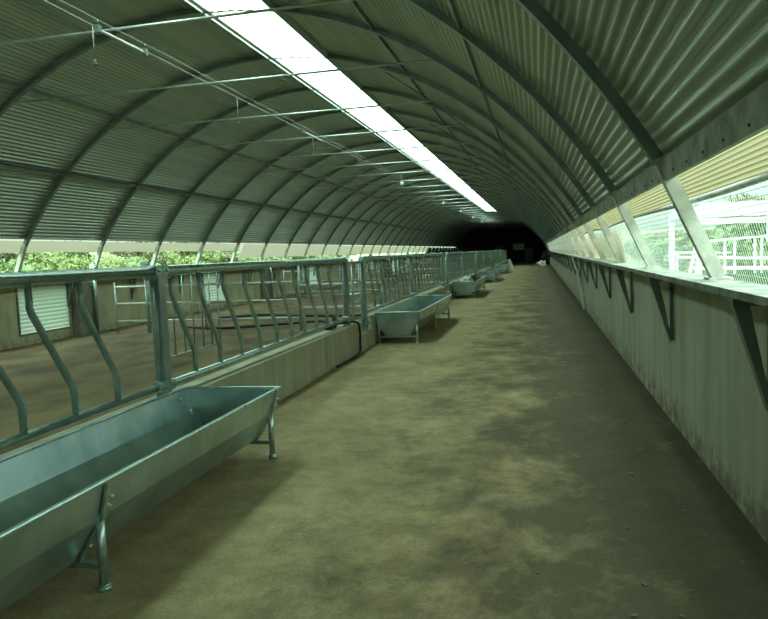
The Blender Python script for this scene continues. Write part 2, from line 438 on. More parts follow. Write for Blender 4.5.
# wire netting over the right opening
bm = NEW()
def netpt(q, y): return (xe + .25 + (WR + .03 - xe - .25) * (1 - q), y, 1.357 + (1.88 - 1.357) * q)
for i in range(15):
    q = i / 14; a = netpt(q, 1.); b_ = netpt(q, 34); bar(bm, a, b_, .0028, .0028)
y = 1.
while y < 34:
    bar(bm, netpt(0, y), netpt(1, y), .0028, .0028, up=(0, 1, 0)); y += .042 if y < 14 else .09
tag(obj('wire_netting', bm, M['tie']), 'fine square wire netting stretched over the right side opening', 'netting')

# loose sheet hanging in folds over the far part of the right opening
def drape(y0, y1, z0, z1, side, label, m, amp=.05, freq=1.5, sag=.06):
    bm = NEW(); n = int((y1 - y0) / .07); rows = []
    for j in range(n + 1):
        y = y0 + (y1 - y0) * j / n; r = []
        for i in range(7):
            q = i / 6
            z = z0 + (z1 - z0) * q - sag * (1 - abs(math.sin(y * .59))) * q * .6
            x = side(q) + amp * (.3 + q) * noise.noise(Vector((y * freq, q * .8, 5)))
            r.append(bm.verts.new((x, y, z)))
        rows.append(r)
    for a, c in zip(rows, rows[1:]):
        for i in range(6): f = bm.faces.new((a[i], a[i + 1], c[i + 1], c[i])); f.smooth = True
    return tag(obj('hanging_sheet', bm, m), label, 'sheet')
drape(9.9, 22, 1.87, 1.39, lambda q: xe + .32 + .09 * q, 'pinkish translucent sheet hanging in folds over the right opening', M['drape'], .07, 2.2)
drape(22.3, YO, 1.87, 1.40, lambda q: xe + .32 + .09 * q, 'pale sheet closing the far stretch of the right opening', M['curtain'], .05, .9)

# left: curtain partly lowered
for (a, c, zb, lab) in ((Y0, 23.9, 1.965, 'short beige curtain strip hanging below the left eave'),
                        (24.1, YO, 1.70, 'beige curtain lowered further along the far part of the left side')):
    bm = NEW(); rows = []; n = 120; xl = arch(PI - TE)[0]
    for j in range(n + 1):
        y = a + (c - a) * j / n
        rows.append([bm.verts.new((xl - .03 - (.12 if a < 0 else .24) * q * .8 + .012 * noise.noise(Vector((y * .8, q, 2))), y, 2.21 + (zb - 2.21) * q + (.008 * math.sin(y * 2.36) if q == 1 else 0))) for q in (0, .33, .66, 1)])
    for r0, r1 in zip(rows, rows[1:]):
        for i in range(3): f = bm.faces.new((r0[i], r0[i + 1], r1[i + 1], r1[i])); f.smooth = True
    tag(obj('side_curtain', bm, M['curtain']), lab, 'curtain')

# ------------------------------------------------------------ arch ribs with tie bars
TIEZ = 4.33
xt = AA * math.sqrt(1 - ((TIEZ - AZ) / AB) ** 2)
def rib_proto():
    r = thing('arch_rib', '', 'roof rib', (AX, 0, 0), 'roof ribs along the shed')
    b = NEW(); n = 72; rows = []
    for i in range(n + 1):
        t = TE + (PI - 2 * TE) * i / n
        o0, i0 = arch(t, .030), arch(t, -.045)
        rows.append([b.verts.new((o0[0], -.04, o0[1])), b.verts.new((o0[0], .04, o0[1])), b.verts.new((i0[0], .04, i0[1])), b.verts.new((i0[0], -.04, i0[1]))])
    for a, c in zip(rows, rows[1:]):
        for i in range(4): b.faces.new((a[i], a[(i + 1) % 4], c[(i + 1) % 4], c[i]))
    b.faces.new(rows[0][::-1]); b.faces.new(rows[-1])
    obj('arch', b, M['rib'], r, off=r.location)
    for s in (1, -1):
        t = TE if s > 0 else PI - TE
        x, z = arch(t, -.01); xf = (WR - .02) if s > 0 else WL + .02; zf = 1.356 if s > 0 else 1.292
        b = NEW(); bar(b, (x - s * .0, 0, z + .03), (xf, 0, zf + .01), .085, .085, up=(0, 1, 0))
        lg = obj('leg', b, M['leg_dusty'], r, off=r.location)
        b = NEW(); box(b, xf - .07, xf + .07, -.08, .08, zf - .001, zf + .012); obj('base_plate', b, M['leg_dusty'], lg, off=(0, 0, 0) if False else r.location)
    b = NEW(); tube(b, [(AX - xt + .05, 0, TIEZ), (AX, 0, TIEZ - .005), (AX + xt - .05, 0, TIEZ)], .0165, 8)
    obj('tie_bar', b, M['tie'], r, off=r.location)
    return r
rp = rib_proto(); remember(rp)
vis = [y for y in RIBS]
rank = 0
for i, y in enumerate(vis):
    lab = 'grey steel arch roof rib with pale legs and tie bar, %s from the front' % ordn(i)
    if i == 0: rp.location.y = y; rp['label'] = lab
    else: instance(rp, (AX, y, 0), lab)

# purlins running along the shed under the sheets
for lab, t0 in (('dark purlin along the left roof, the lower one', PI - math.acos((AX + 9.47 - 0) / AA) if False else None),):
    pass
def t_left_z(z): return PI - math.asin((z - AZ) / AB)
def purlin(t, label, w=.055, y1=Y1, y0=Y0):
    b = NEW(); x0, z0 = arch(t, .030)
    a = arch(t - w / AA / 2, .030); c = arch(t + w / AA / 2, .030); a2 = arch(t - w / AA / 2, -.015); c2 = arch(t + w / AA / 2, -.015)
    ys = [y0] + [y for y in RIBS if y0 < y < y1] + [y1]
    for ya, yb in zip(ys, ys[1:]): prism(b, [a, c, c2, a2], ya + .041, yb - .041)
    return tag(obj('purlin', b, M['rib']), label, 'purlin', 'purlins under the roof sheets')
purlin(t_left_z(3.52), 'dark steel purlin on the left roof slope, the lower one with a cable beside it', .11)
purlin(t_left_z(4.55), 'dark steel purlin on the left roof slope, the upper one', .07)
purlin(PI - t_left_z(3.9), 'dark steel purlin on the right roof slope, the lower one', .03)
purlin(PI - t_left_z(4.85), 'dark steel purlin on the right roof slope, nearer the skylight', .03)
# black cable sagging along the lower left purlin
b = NEW(); pts = []
x, z = arch(t_left_z(3.60), -.09)
for j in range(0, 150):
    y = Y0 + .3 + j * .45
    ph = ((y - R3) / RS) % 1
    pts.append((x, y, z - .05 * math.sin(PI * ph) + .01 * noise.noise(Vector((y, 0, 0)))))
tube(b, pts, .012, 6); tag(obj('roof_cable', b, M['black']), 'black cable sagging from rib to rib on the left roof slope', 'cable')

# diagonal wind braces on the right slope
for k, (ya, yb, za, zb) in enumerate(((RIBS[4], RIBS[6], 5.0, 3.9), (RIBS[6], RIBS[8], 5.0, 3.9))):
    b = NEW(); pts = []
    ta, tb = PI - t_left_z(za), PI - t_left_z(zb)
    for i in range(13):
        q = i / 12; xx, zz = arch(ta + (tb - ta) * q, -.09); pts.append((xx, ya + (yb - ya) * q, zz))
    tube(b, pts, .012, 6)
    tag(obj('wind_brace', b, M['rib']), 'thin diagonal roof brace right of the skylight, the %s one' % ('nearer', 'farther')[k], 'brace')

# two pipes resting on the tie bars, hanging drops and lamps
for k, dx in enumerate((-.03, .13)):
    b = NEW(); tube(b, [(-4.88 + dx, y, TIEZ + .0255 + .004 * math.sin(y * 2.3 + k)) for y in [Y0 + .1 + j * 1.2 for j in range(int((YO - Y0) / 1.2))]], (.007 if k == 0 else .0055), 6)
    tag(obj('overhead_pipe', b, M['wire']), ('thin grey pipe lying on the tie bars, the left one of two', 'thin grey wire lying on the tie bars, the right one of two')[k], 'pipe')
def drop_proto():
    r = thing('hanging_lamp_holder', 'thin grey drop with an empty lamp holder, nearest to the front', 'lamp holder', (-4.91, 7.35, TIEZ), 'lamp drops under the overhead pipe')
    b = NEW(); tube(b, [(0, 0, .01), (0, 0, -.36)], .007, 6); obj('drop_rod', b, M['wire'], r)
    b = NEW(); tube(b, [(0, 0, -.36), (0, 0, -.40)], .018, 10); tube(b, [(0, 0, -.40), (0, 0, -.425)], .026, 10); obj('holder', b, M['pier'], r)
    return r
dp = drop_proto(); remember(dp)
for i, y in enumerate((11.3, 15.4, 19.6, 25.9, 34.2)):
    instance(dp, (-4.91, y, TIEZ), 'thin grey drop with an empty lamp holder, %s from the front' % ORD[i + 1])
def bulb_proto():
    r = thing('hanging_bulb', '', 'light bulb', (-4.42, RIBS[8], TIEZ - .016), 'white bulbs hanging from the tie bars')
    b = NEW(); tube(b, [(0, 0, .01), (0, 0, -.24)], .008, 6); tube(b, [(0, 0, -.24), (0, 0, -.30)], .028, 10); obj('holder', b, M['wire'], r)
    b = NEW(); bmesh.ops.create_uvsphere(b, u_segments=16, v_segments=10, radius=.07, matrix=Matrix.Translation((0, 0, -.36)) @ Matrix.Diagonal((1, 1, 1.15, 1)))
    for f in b.faces: f.smooth = True
    obj('bulb', b, M['white'], r); return r
bp_ = bulb_proto(); remember(bp_)
bp_['label'] = 'white round bulb hanging from a tie bar left of the skylight, nearest of the row'
for i, y in enumerate((RIBS[12], RIBS[15], RIBS[18], RIBS[21])):
    instance(bp_, (-4.42, y, TIEZ - .016), 'white round bulb hanging from a tie bar left of the skylight, %s of the row' % ORD[i + 1])
# fluorescent batten
def batten(y0, y1, label):
    r = thing('tube_light', label, 'tube light', (-4.72, y0, TIEZ - .10), 'tube lights under the overhead pipe')
    b = NEW(); tube(b, [(0, .0, 0), (0, y1 - y0, 0)], .016, 10); obj('tube', b, M['white'], r)
    for yy in (.02, y1 - y0 - .02):
        b = NEW(); box(b, -.025, .025, yy - .03, yy + .03, -.03, .05); tube(b, [(0, yy, .05), (0, yy, .115)], .006, 6); obj('end_cap', b, M['rib'], r)
    return r
batten(7.15, 8.15, 'unlit white tube light hanging under the nearest visible tie bar')
batten(14.2, 15.5, 'small unlit tube light under the pipe, farther down the ridge')

# ------------------------------------------------------------ concrete curb and steps
NB = 6
FX = -3.0
for k in range(NB):
    ya = .6 + CT * k if k else Y0; yb = 11.0 + CT * k
    if k: ya = 12.3 + CT * (k - 1)
    b = NEW(); box(b, -3.16, -2.90, ya, yb, -.1, .51, .012)
    lab = 'low grey concrete curb below the feed barrier, %s length from the front' % ORD[k]
    tag(obj('concrete_curb', b, M['curb'], off=(-3.03, (ya + yb) / 2, 0)), lab, 'curb', 'curbs under the feed barriers')
    b = NEW()
    box(b, -3.10, -2.90, 11.02 + CT * k, 12.28 + CT * k, -.1, .28, .01); box(b, -3.3, -3.105, 11.3 + CT * k, 12.28 + CT * k, -.1, .44, .01)
    tag(obj('gate_step', b, M['curb'], off=(-3.1, 11.6 + CT * k, 0)), 'low concrete step in the gap between curbs, %s gap from the front' % ORD[k], 'step', 'steps in the curb gaps')

# ------------------------------------------------------------ feed barriers
def bent_bar(y0):
    b = NEW()
    pts = [(0, y0, 1.525), (0, y0, 1.37), (0, y0 + .012, 1.335), (0, y0 + .335, .83), (0, y0 + .35, .79), (0, y0 + .35, .63)]
    tube(b, pts, .0225, 10, cap=True); return b
def panel_proto(length, tops, label, loc):
    r = thing('feed_barrier', label, 'feed barrier', loc, 'galvanised feed barriers along the aisle')
    b = NEW(); tube(b, [(0, .05, 1.548), (0, length - .05, 1.548)], .041, 18)
    obj('top_rail', b, M['galv'], r)
    b = NEW(); tube(b, [(0, .05, .614), (0, length - .05, .614)], .028, 12); obj('bottom_rail', b, M['galv'], r)
    for y in tops:
        obj('bar', bent_bar(y), M['galv_dull'], r)
    for y in (.055, length - .055):
        b = NEW(); tube(b, [(0, y, .60), (0, y, 1.53)], .02, 10); obj('end_upright', b, M['galv_dull'], r)
        for z in (.614, 1.548):
            c = NEW(); box(c, -.05, .05, y - .03, y + .03, z - .045, z + .045, .006)
            tube(c, [(.045, y, z), (.075, y, z)], .012, 8); obj('clamp', c, M['galv'], r)
    return r
LA, LB = 4.82, 5.56
pa = panel_proto(LA, [3.17 - .48 * n - .3 for n in range(6, -2, -1) if 3.17 - .48 * n - .3 > .1] + [3.65 + .48 - .3], '', (FX, .3, 0))
pb = panel_proto(LB, [.19 + .5 * n for n in range(10)], '', (FX, 5.13, 0))
remember(pa); remember(pb)
pa['label'] = 'galvanised feed barrier with bent bars behind the nearest trough'
pb['label'] = 'galvanised feed barrier with bent bars on the open curb past the nearest trough'
for k in range(1, NB):
    instance(pa, (FX, .3 + CT * k, 0), 'galvanised feed barrier with bent bars behind the %s trough' % ORD[k])
    instance(pb, (FX, 5.13 + CT * k, 0), 'galvanised feed barrier with bent bars past the far end of the %s trough' % ORD[k])

def post_proto(label):
    r = thing('fence_post', label, 'post', (FX, 5.12, .5), 'square galvanised posts of the feed barrier')
    b = NEW(); box(b, -.045, .045, -.05, .05, .01, 1.06, .006); obj('shaft', b, M['galv_dull'], r)
    b = NEW(); box(b, -.07, .08, -.085, .085, .009, .02); obj('base_plate', b, M['galv'], r)
    for z in (.11, 1.0):
        b = NEW(); box(b, -.05, .052, -.12, .12, z - .02, z + .02, .003)
        for yy in (-.095, .095): tube(b, [(.05, yy, z), (.066, yy, z)], .011, 8)
        obj('clamp_strap', b, M['galv_dull'], r)
    return r
pp = post_proto('thick square galvanised post at the far end of the nearest trough'); remember(pp)
words = {1: 'before the gap', 2: 'after the gap'}
for k in range(NB):
    if k: instance(pp, (FX, 5.12 + CT * k, .5), 'square galvanised post at the far end of the %s trough' % ORD[k])
    instance(pp, (FX, 10.75 + CT * k, .5), 'square galvanised post just before the %s curb gap' % ORD[k])
    if k < NB - 1: instance(pp, (FX, 11.86 + CT * k, .5), 'square galvanised post just after the %s curb gap' % ORD[k])
# posts just after the gap stand on the step block
for o in list(COL.objects):
    if o.name.startswith('fence_post') and 'just after' in o.get('label', ''):
        o.location.z = .29; o.scale.z = 1.2
# slim gate in each gap
def gate_proto():
    r = thing('gap_gate', '', 'gate', (FX, 11.0, 0), 'narrow gates in the curb gaps')
    b = NEW(); tube(b, [(0, .16, .42), (0, .16, 1.55)], .024, 10); tube(b, [(0, .74, .42), (0, .74, 1.5)], .017, 8); obj('upright', b, M['galv'], r)
    for z in (1.50, 1.14, .82, .5):
        b = NEW(); tube(b, [(0, -.18 if z > 1.4 else .17, z), (0, .78, z)], .016, 8); obj('rail', b, M['galv'], r)
    return r
gp = gate_proto(); remember(gp); gp['label'] = 'narrow tubular gate in the nearest gap of the feed barrier'
for k in range(1, NB): instance(gp, (FX, 11.0 + CT * k, 0), 'narrow tubular gate in the %s gap of the feed barrier' % ORD[k])

# ------------------------------------------------------------ troughs
TL = 4.66
PR = [(.40, .56), (.352, .37), (.215, .155)]
def trough_proto():
    r = thing('feed_trough', '', 'trough', (-2.485, .62, 0), 'long galvanised feed troughs beside the curb')
    # basin: sheet with thickness
    outer = [(-x, z) for x, z in PR] + [(x, z) for x, z in PR[::-1]]
    th = .006
    inner = [(-.394, .56), (-.346, .371), (-.211, .162)] ; inner = inner + [(-x, z) for x, z in inner[::-1]]
    b = NEW()
    for ya, yb in ((0, TL / 2 - .002), (TL / 2 + .002, TL)):
        prism(b, outer + inner[::-1], ya, yb)
    basin = obj('basin', b, M['trough'], r)
    # rolled rim all round
    b = NEW()
    for s in (-1, 1):
        box(b, s * .40 - (.004 if s > 0 else .026), s * .40 + (.026 if s > 0 else .004), -.02, TL + .02, .555, .575, .005)
    for y in (-.012, TL - .012): box(b, -.42, .42, y, y + .024, .555, .575, .005)
    obj('rim', b, M['galv'], r)
    for y in (0, TL - .006):
        b = NEW(); prism(b, outer, y, y + .006); obj('end_plate', b, M['trough'], r)
    for k, y in enumerate((.03, 2.35, TL - .05)):
        # strap following the outside of the basin
        b = NEW(); o1 = [(-x * 1.012 - .003, z - .004) for x, z in PR] + [(x * 1.012 + .003, z - .004) for x, z in PR[::-1]]
        o2 = [(-x * 1.03 - .008, z - .010) for x, z in PR] + [(x * 1.03 + .008, z - .010) for x, z in PR[::-1]]
        o1[0] = (o1[0][0], .552); o1[-1] = (o1[-1][0], .552); o2[0] = (o2[0][0], .552); o2[-1] = (o2[-1][0], .552)
        prism(b, o1 + o2[::-1], y - .02, y + .02); st = obj('strap', b, M['galv'], r)
        for s in (-1, 1):
            for (x, z) in ((.387, .475), (.372, .425), (.315, .30), (.268, .225)):
                d = Vector((s * .9, 0, -.35)).normalized() if z < .35 else Vector((s, 0, -.2)).normalized()
                c = Vector((s * (x + .008), y + (.028 if z > .35 else -.0), z))
                b = NEW(); tube(b, [c, c + d * .016], .0115, 8); obj('bolt', b, M['bolt'], st)
        for s in (-1, 1):
            b = NEW(); x = .345
            tube(b, [(s * x, y, 0.012), (s * x, y, .395)], .0235, 14); lg = obj('leg', b, M['galv'], r)
            b = NEW(); tube(b, [(s * x, y, 0), (s * x, y, .022)], .033, 16); tube(b, [(s * x, y, .02), (s * x, y, .034)], .028, 16); obj('foot', b, M['galv'], lg)
        b = NEW(); bar(b, (-.34, y, .128), (.34, y, .128), .04, .03); obj('crossbar', b, M['galv'], r)
    # seam strip where the two sheets of the basin meet
    b = NEW(); i1 = [(-.388, .556), (-.340, .374), (-.208, .168)]; i1 = i1 + [(-x, z) for x, z in i1[::-1]]
    prism(b, [(x, z) for x, z in inner] + i1[::-1], TL / 2 - .02, TL / 2 + .02); obj('seam_strip', b, M['galv'], r)
    for s in (-1, 1):
        for z, x in ((.50, .378), (.43, .36)):
            b = NEW()
            c = Vector((s * x, TL - .16, z)); tube(b, [c, c - Vector((s, 0, 0)) * .014], .012, 8); obj('inner_bolt', b, M['bolt'], r)
    return r
tp = trough_proto(); remember(tp)
tp['label'] = 'long galvanised feed trough in the left foreground, nearest the camera'
for k in range(1, 5):
    instance(tp, (-2.485, .62 + CT * k, 0), 'galvanised feed trough on legs, %s from the front' % ORD[k])

# sack and dry clump lying in the third trough
b = NEW(); bmesh.ops.create_icosphere(b, subdivisions=4, radius=1)
for v in b.verts:
    n = noise.noise(v.co * 1.7) * .35 + noise.noise(v.co * 5) * .12
    v.co = Vector((v.co.x * .27, v.co.y * .55, v.co.z * .2)) * (1 + n)
for f in b.faces: f.smooth = True
o = tag(obj('feed_sack', b, M['sack']), 'crumpled white sack lying in the third trough', 'sack'); o.location = (-2.55, 25.3, .50)
b = NEW()
for i in range(60):
    p = Vector((random.gauss(0, .10), random.gauss(0, .35), abs(random.gauss(0, .05))))
    d = Vector((random.uniform(-1, 1), random.uniform(-1, 1), random.uniform(0, .6))).normalized() * .16
    tube(b, [p - d, p, p + d + Vector((0, 0, .03))], .012, 5)
o = tag(obj('twig_heap', b, M['bark'] if False else M['dark']), 'dark heap of dry stalks in the third trough behind the sack', 'fodder'); o.location = (-2.45, 26.7, .50)
b = NEW(); box(b, -.25, .25, -.9, .9, 0, .38, .05); bmesh.ops.transform(b, matrix=Matrix.Identity(4), verts=b.verts); b.free()

# white plank leaning at the last trough
b = NEW(); bar(b, (0, 0, .01), (-.32, 0, .86), .05, .24, up=(1, 0, 0))
o = tag(obj('leaning_plank', b, M['white']), 'white plank leaning on end at the far trough', 'plank'); o.location = (-1.80, 52.6, .02)

# ------------------------------------------------------------ pens: left wall piers, louvres, partitions
def pier(y, label):
    b = NEW(); box(b, WL, WL + .22, y - .34, y + .34, -.1, 1.245, .01)
    return tag(obj('wall_pier', b, M['pier'], off=(WL, y, 0)), label, 'pier', 'concrete piers on the left wall')
py = [3.4, 14.95, 26.6, 38.2, 49.8, 61.4]
for i, y in enumerate(py): pier(y, 'grey concrete pier against the left wall, %s from the front' % ORD[i])
def louvre_proto():
    r = thing('wall_louvre', '', 'louvre', (WL, 13.7, 0), 'pale louvre panels in the left wall')
    b = NEW(); prof = []
    n = 11
    # pressed translucent slats
    zs = .22; H = .98; rows = []
    for i in range(n):
        z = zs + H * i / n
        rows += [(-.02, z), (.012, z + .03), (-.012, z + H / n * .75)]
    rows.append((-.02, zs + H))
    for (x0, z0), (x1, z1) in zip(rows, rows[1:]):
        b.faces.new([b.verts.new(p) for p in ((x0, -.82, z0), (x0, .82, z0), (x1, .82, z1), (x1, -.82, z1))])
    bmesh.ops.remove_doubles(b, verts=b.verts, dist=.0005)
    obj('slats', b, M['louv'], r)
    b = NEW(); box(b, .0, .03, -.85, -.82, .2, 1.22); box(b, .0, .03, .82, .85, .2, 1.22); box(b, .0, .03, -.82, .82, .19, .22)
    obj('surround', b, M['pier'], r)
    return r
lp = louvre_proto(); remember(lp); lp['label'] = 'pale corrugated louvre panel in the left wall, nearest the camera'
for i, y in enumerate(LOUV[1:]): instance(lp, (WL, y, 0), 'pale corrugated louvre panel in the left wall, %s from the front' % ORD[i + 1])

def partition_proto():
    r = thing('pen_partition', '', 'pen fence', (0, 15.2, 0), 'pipe partitions between the pens')
    for x, zt, rad in ((WL + .28, 1.70, .045), (-10.05, 1.2, .022), (-9.2, 1.4, .045), (-7.7, 1.25, .028), (-5.35, 1.5, .03), (-3.4, 1.45, .028)):
        b = NEW(); tube(b, [(x, 0, -.05), (x, 0, zt)], rad, 10); p_ = obj('post', b, M['galv_dull'], r)
        if rad > .04:
            c = NEW(); box(c, x - .08, x + .08, -.07, .07, 1.52, 1.66, .01); tube(c, [(x + .02, -.05, 1.6), (x + .16, -.05, 1.62)], .02, 8); obj('clamp', c, M['tie'], p_)
    for z in (1.07, .66, .24):
        b = NEW(); tube(b, [(-10.05, 0, z + .02), (-5.37, 0, z)], .022, 8); obj('rail', b, M['tie'], r)
    for z in (.99, .74, .47):
        b = NEW(); tube(b, [(-5.33, .0, z), (-3.42, .0, z)], .026, 8); obj('gate_rail', b, M['white'] if z != .74 else M['galv'], r)
    return r
qp = partition_proto(); remember(qp); qp['label'] = 'tubular pen partition with three rails, nearest the camera'
for k in range(1, 5): instance(qp, (0, 15.2 + CT * k, 0), 'tubular pen partition with three rails, %s from the front' % ORD[k])

# small upright-bar gate just inside the nearest barrier post
r = thing('slatted_gate', 'thin galvanised gate of upright bars standing loose inside the nearest pen', 'gate', (-5.6, 10.6, 0))
for z in (.16, 1.42):
    b = NEW(); tube(b, [(0, -.95, z), (0, .95, z)], .014, 8); obj('rail', b, M['galv_dull'], r)
for i in range(7):
    yy = -.95 + 1.9 * i / 6
    b = NEW(); tube(b, [(0, yy, 0.0 if i in (0, 6) else .16), (0, yy, 1.42)], .013, 8); obj('bar', b, M['galv_dull'], r)

# water hoses on the pen floor and over the curb
def hose(pts, rad, label):
    P = [Vector(p) for p in pts]; Q = []
    for i in range(len(P) - 1):
        a, b_, c, d = P[max(i - 1, 0)], P[i], P[i + 1], P[min(i + 2, len(P) - 1)]
        for j in range(8):
            t = j / 8
            Q.append(.5 * ((2 * b_) + (c - a) * t + (2 * a - 5 * b_ + 4 * c - d) * t * t + (3 * b_ - a - 3 * c + d) * t ** 3))
    Q.append(P[-1]); b = NEW(); tube(b, Q, rad, 8)
    return tag(obj('water_hose', b, M['black']), label, 'hose')
hose([(-8.9, 16.2, .03), (-8.2, 15.6, .03), (-7.2, 15.3, .03), (-6.2, 15.9, .03), (-5.2, 16.4, .03), (-4.0, 14.5, .03), (-3.5, 12.2, .03), (-3.38, 11.0, .03), (-3.36, 10.6, .30)], .03, 'black hose curving over the earth floor of the nearest pen')
hose([(-8.8, 18.2, .03), (-7.6, 18.8, .03), (-6.4, 18.2, .03), (-5.0, 17.9, .03), (-3.9, 18.6, .03)], .03, 'black hose lying farther back in the pen')
hose([(-3.06, 10.44, .56), (-3.0, 10.62, .555), (-2.92, 10.86, .548), (-2.865, 10.93, .50), (-2.86, 10.98, .36), (-2.86, 10.97, .2), (-2.86, 10.95, .06), (-2.84, 10.6, .022), (-2.86, 9.6, .022)], .018, 'black hose bent over the end of the nearest curb')
r = thing('water_valve_box', 'black water valve box on the curb by the hose', 'valve box', (-3.09, 10.25, .51))
b = NEW(); box(b, -.055, .055, -.28, .02, 0, .09, .02); obj('body', b, M['black'], r)
b = NEW(); tube(b, [(0, .08, .02), (0, .08, .17)], .035, 12); tube(b, [(-.05, .08, .17), (.05, .08, .17)], .012, 8); box(b, -.03, .03, .01, .07, .02, .07); obj('valve', b, M['black'], r)

# pale pipe leaning on the right wall
b = NEW(); tube(b, [(.96, 20.3, 1.28), (1.05, 19.6, .9), (1.09, 18.6, .35), (1.09, 17.9, .04)], .045, 12)
tag(obj('leaning_pipe', b, M['leg_dusty']), 'pale pipe leaning from the ledge down the right wall to the floor', 'pipe')

# rubble chips along the dirty strip beside the right wall
chips = NEW()
for i in range(420):
    x = 1.0 - abs(random.gauss(0, .45)); y = random.uniform(1.8, 30)
    if x < -1: continue
    s = random.uniform(.004, .014) * (1.3 if random.random() < .1 else 1)
    mt = Matrix.Translation((x, y, s * .3)) @ Matrix.Rotation(random.random() * 6, 4, 'Z') @ Matrix.Diagonal((s * random.uniform(.8, 2), s, s * .6, 1))
    bmesh.ops.create_icosphere(chips, subdivisions=1, radius=1, matrix=mt)
tag(obj('dirt_crumbs', chips, M['pier']), 'dry dirt crumbs scattered on the concrete by the right wall', 'dirt', kind='stuff')

# ------------------------------------------------------------ far end
r = thing('back_window', 'dim pale window in the dark back wall', 'window', (-2.4, Y1 - .02, 1.5))
b = NEW(); box(b, -.7, .7, -.02, .015, 0, .8); obj('pane', b, M['pale'], r)
b = NEW(); box(b, -.78, .78, -.05, .01, -.08, 0); box(b, -.78, .78, -.05, .01, .8, .88); box(b, -.78, -.7, -.05, .01, 0, .8); box(b, .7, .78, -.05, .01, 0, .8); obj('frame', b, M['pier'], r)
r = thing('back_door', 'dim grey door left of the pale window in the back wall', 'door', (-4.9, Y1 - .02, 0))
b = NEW(); box(b, -.5, .5, -.03, .015, .02, 2.2); obj('leaf', b, M['pier'], r)
b = NEW(); box(b, -.6, -.5, -.06, .015, .0, 2.3); box(b, .5, .6, -.06, .015, .0, 2.3); box(b, -.5, .5, -.06, .015, 2.2, 2.3); obj('frame', b, M['dark'], r)
b = NEW(); box(b, -.5, .5, -.4, .4, 0, 1.7, .02); box(b, -.52, .52, -.42, .42, 1.5, 1.56)
tag(obj('feed_bin', b, M['pier'], off=(0, 0, 0)), 'tall dull grey bin by the back wall', 'bin').location = (-1.1, 89.5, .0)
b = NEW(); bmesh.ops.create_icosphere(b, subdivisions=4, radius=1)
for v in b.verts: v.co = Vector((v.co.x * .45, v.co.y * .9, max(v.co.z, -.1) * .38)) * (1 + .5 * noise.noise(v.co * 1.6) + .15 * noise.noise(v.co * 6))
for f in b.faces: f.smooth = True
o = tag(obj('rubbish_heap', b, M['sack']), 'pale rubbish heap on the floor at the far right end of the aisle', 'heap'); o.location = (.35, 66, .06)
b = NEW()
for i in range(26):
    p = Vector((random.uniform(-.35, .35), random.uniform(-.6, .6), 0)); d = Vector((random.uniform(-.2, .2), random.uniform(-.2, .2), 1.35 * random.uniform(.6, 1)))
    tube(b, [p, p + d], .04, 6)
o = tag(obj('stacked_poles', b, M['dark']), 'dark bundle of upright poles against the far right wall', 'poles'); o.location = (.70, 70, 0)
# the end stretch has no skylight or side openings
# ------------------------------------------------------------ outside right: white frame
r = thing('white_steel_frame', 'white painted steel frame with rails outside the right opening', 'frame', (3.2, 16, -.12))
def wm(name, f):
    b = NEW(); f(b); obj(name, b, M['white'], r, off=r.location)
X2 = 9.6
for (z, z2, h, yy, x0, nm) in ((2.31, 2.20, .20, 16, 3.35, 'roof_beam'), (2.02, 1.90, .12, 16, 3.35, 'beam'), (2.31, 2.2, .18, 19, 3.35, 'roof_beam'), (1.28, 1.0, .06, 16, 2.9, 'rail'), (1.04, .85, .07, 16, 3.2, 'rail'), (1.60, 1.95, .05, 16, 3.5, 'rail'), (1.35, 1.1, .05, 19, 3.35, 'rail')):
    wm(nm, lambda b: bar(b, (x0, yy, z), (X2, yy, z2), .08, h))
for x in (3.32, 5.6, 7.8, 9.5):
    for yy in (16, 19):
        wm('post', lambda b: bar(b, (x, yy, -.12), (x, yy, 2.3), .12, .16, up=(0, 1, 0)))
    wm('cross_beam', lambda b: bar(b, (x, 16, 2.25), (x, 19, 2.25), .08, .12))
for x in (2.9, 3.85, 4.04, 4.43, 4.56, 5.0, 5.3):
    wm('upright', lambda b: bar(b, (x, 16.02, .9 if x > 3.5 else -.12), (x, 16.02, 1.64 if x > 3.5 else 1.38), .045, .045, up=(0, 1, 0)))
wm('brace', lambda b: bar(b, (3.35, 15.95, 1.9), (3.0, 15.95, .3), .06, .06, up=(0, 1, 0)))
r = None

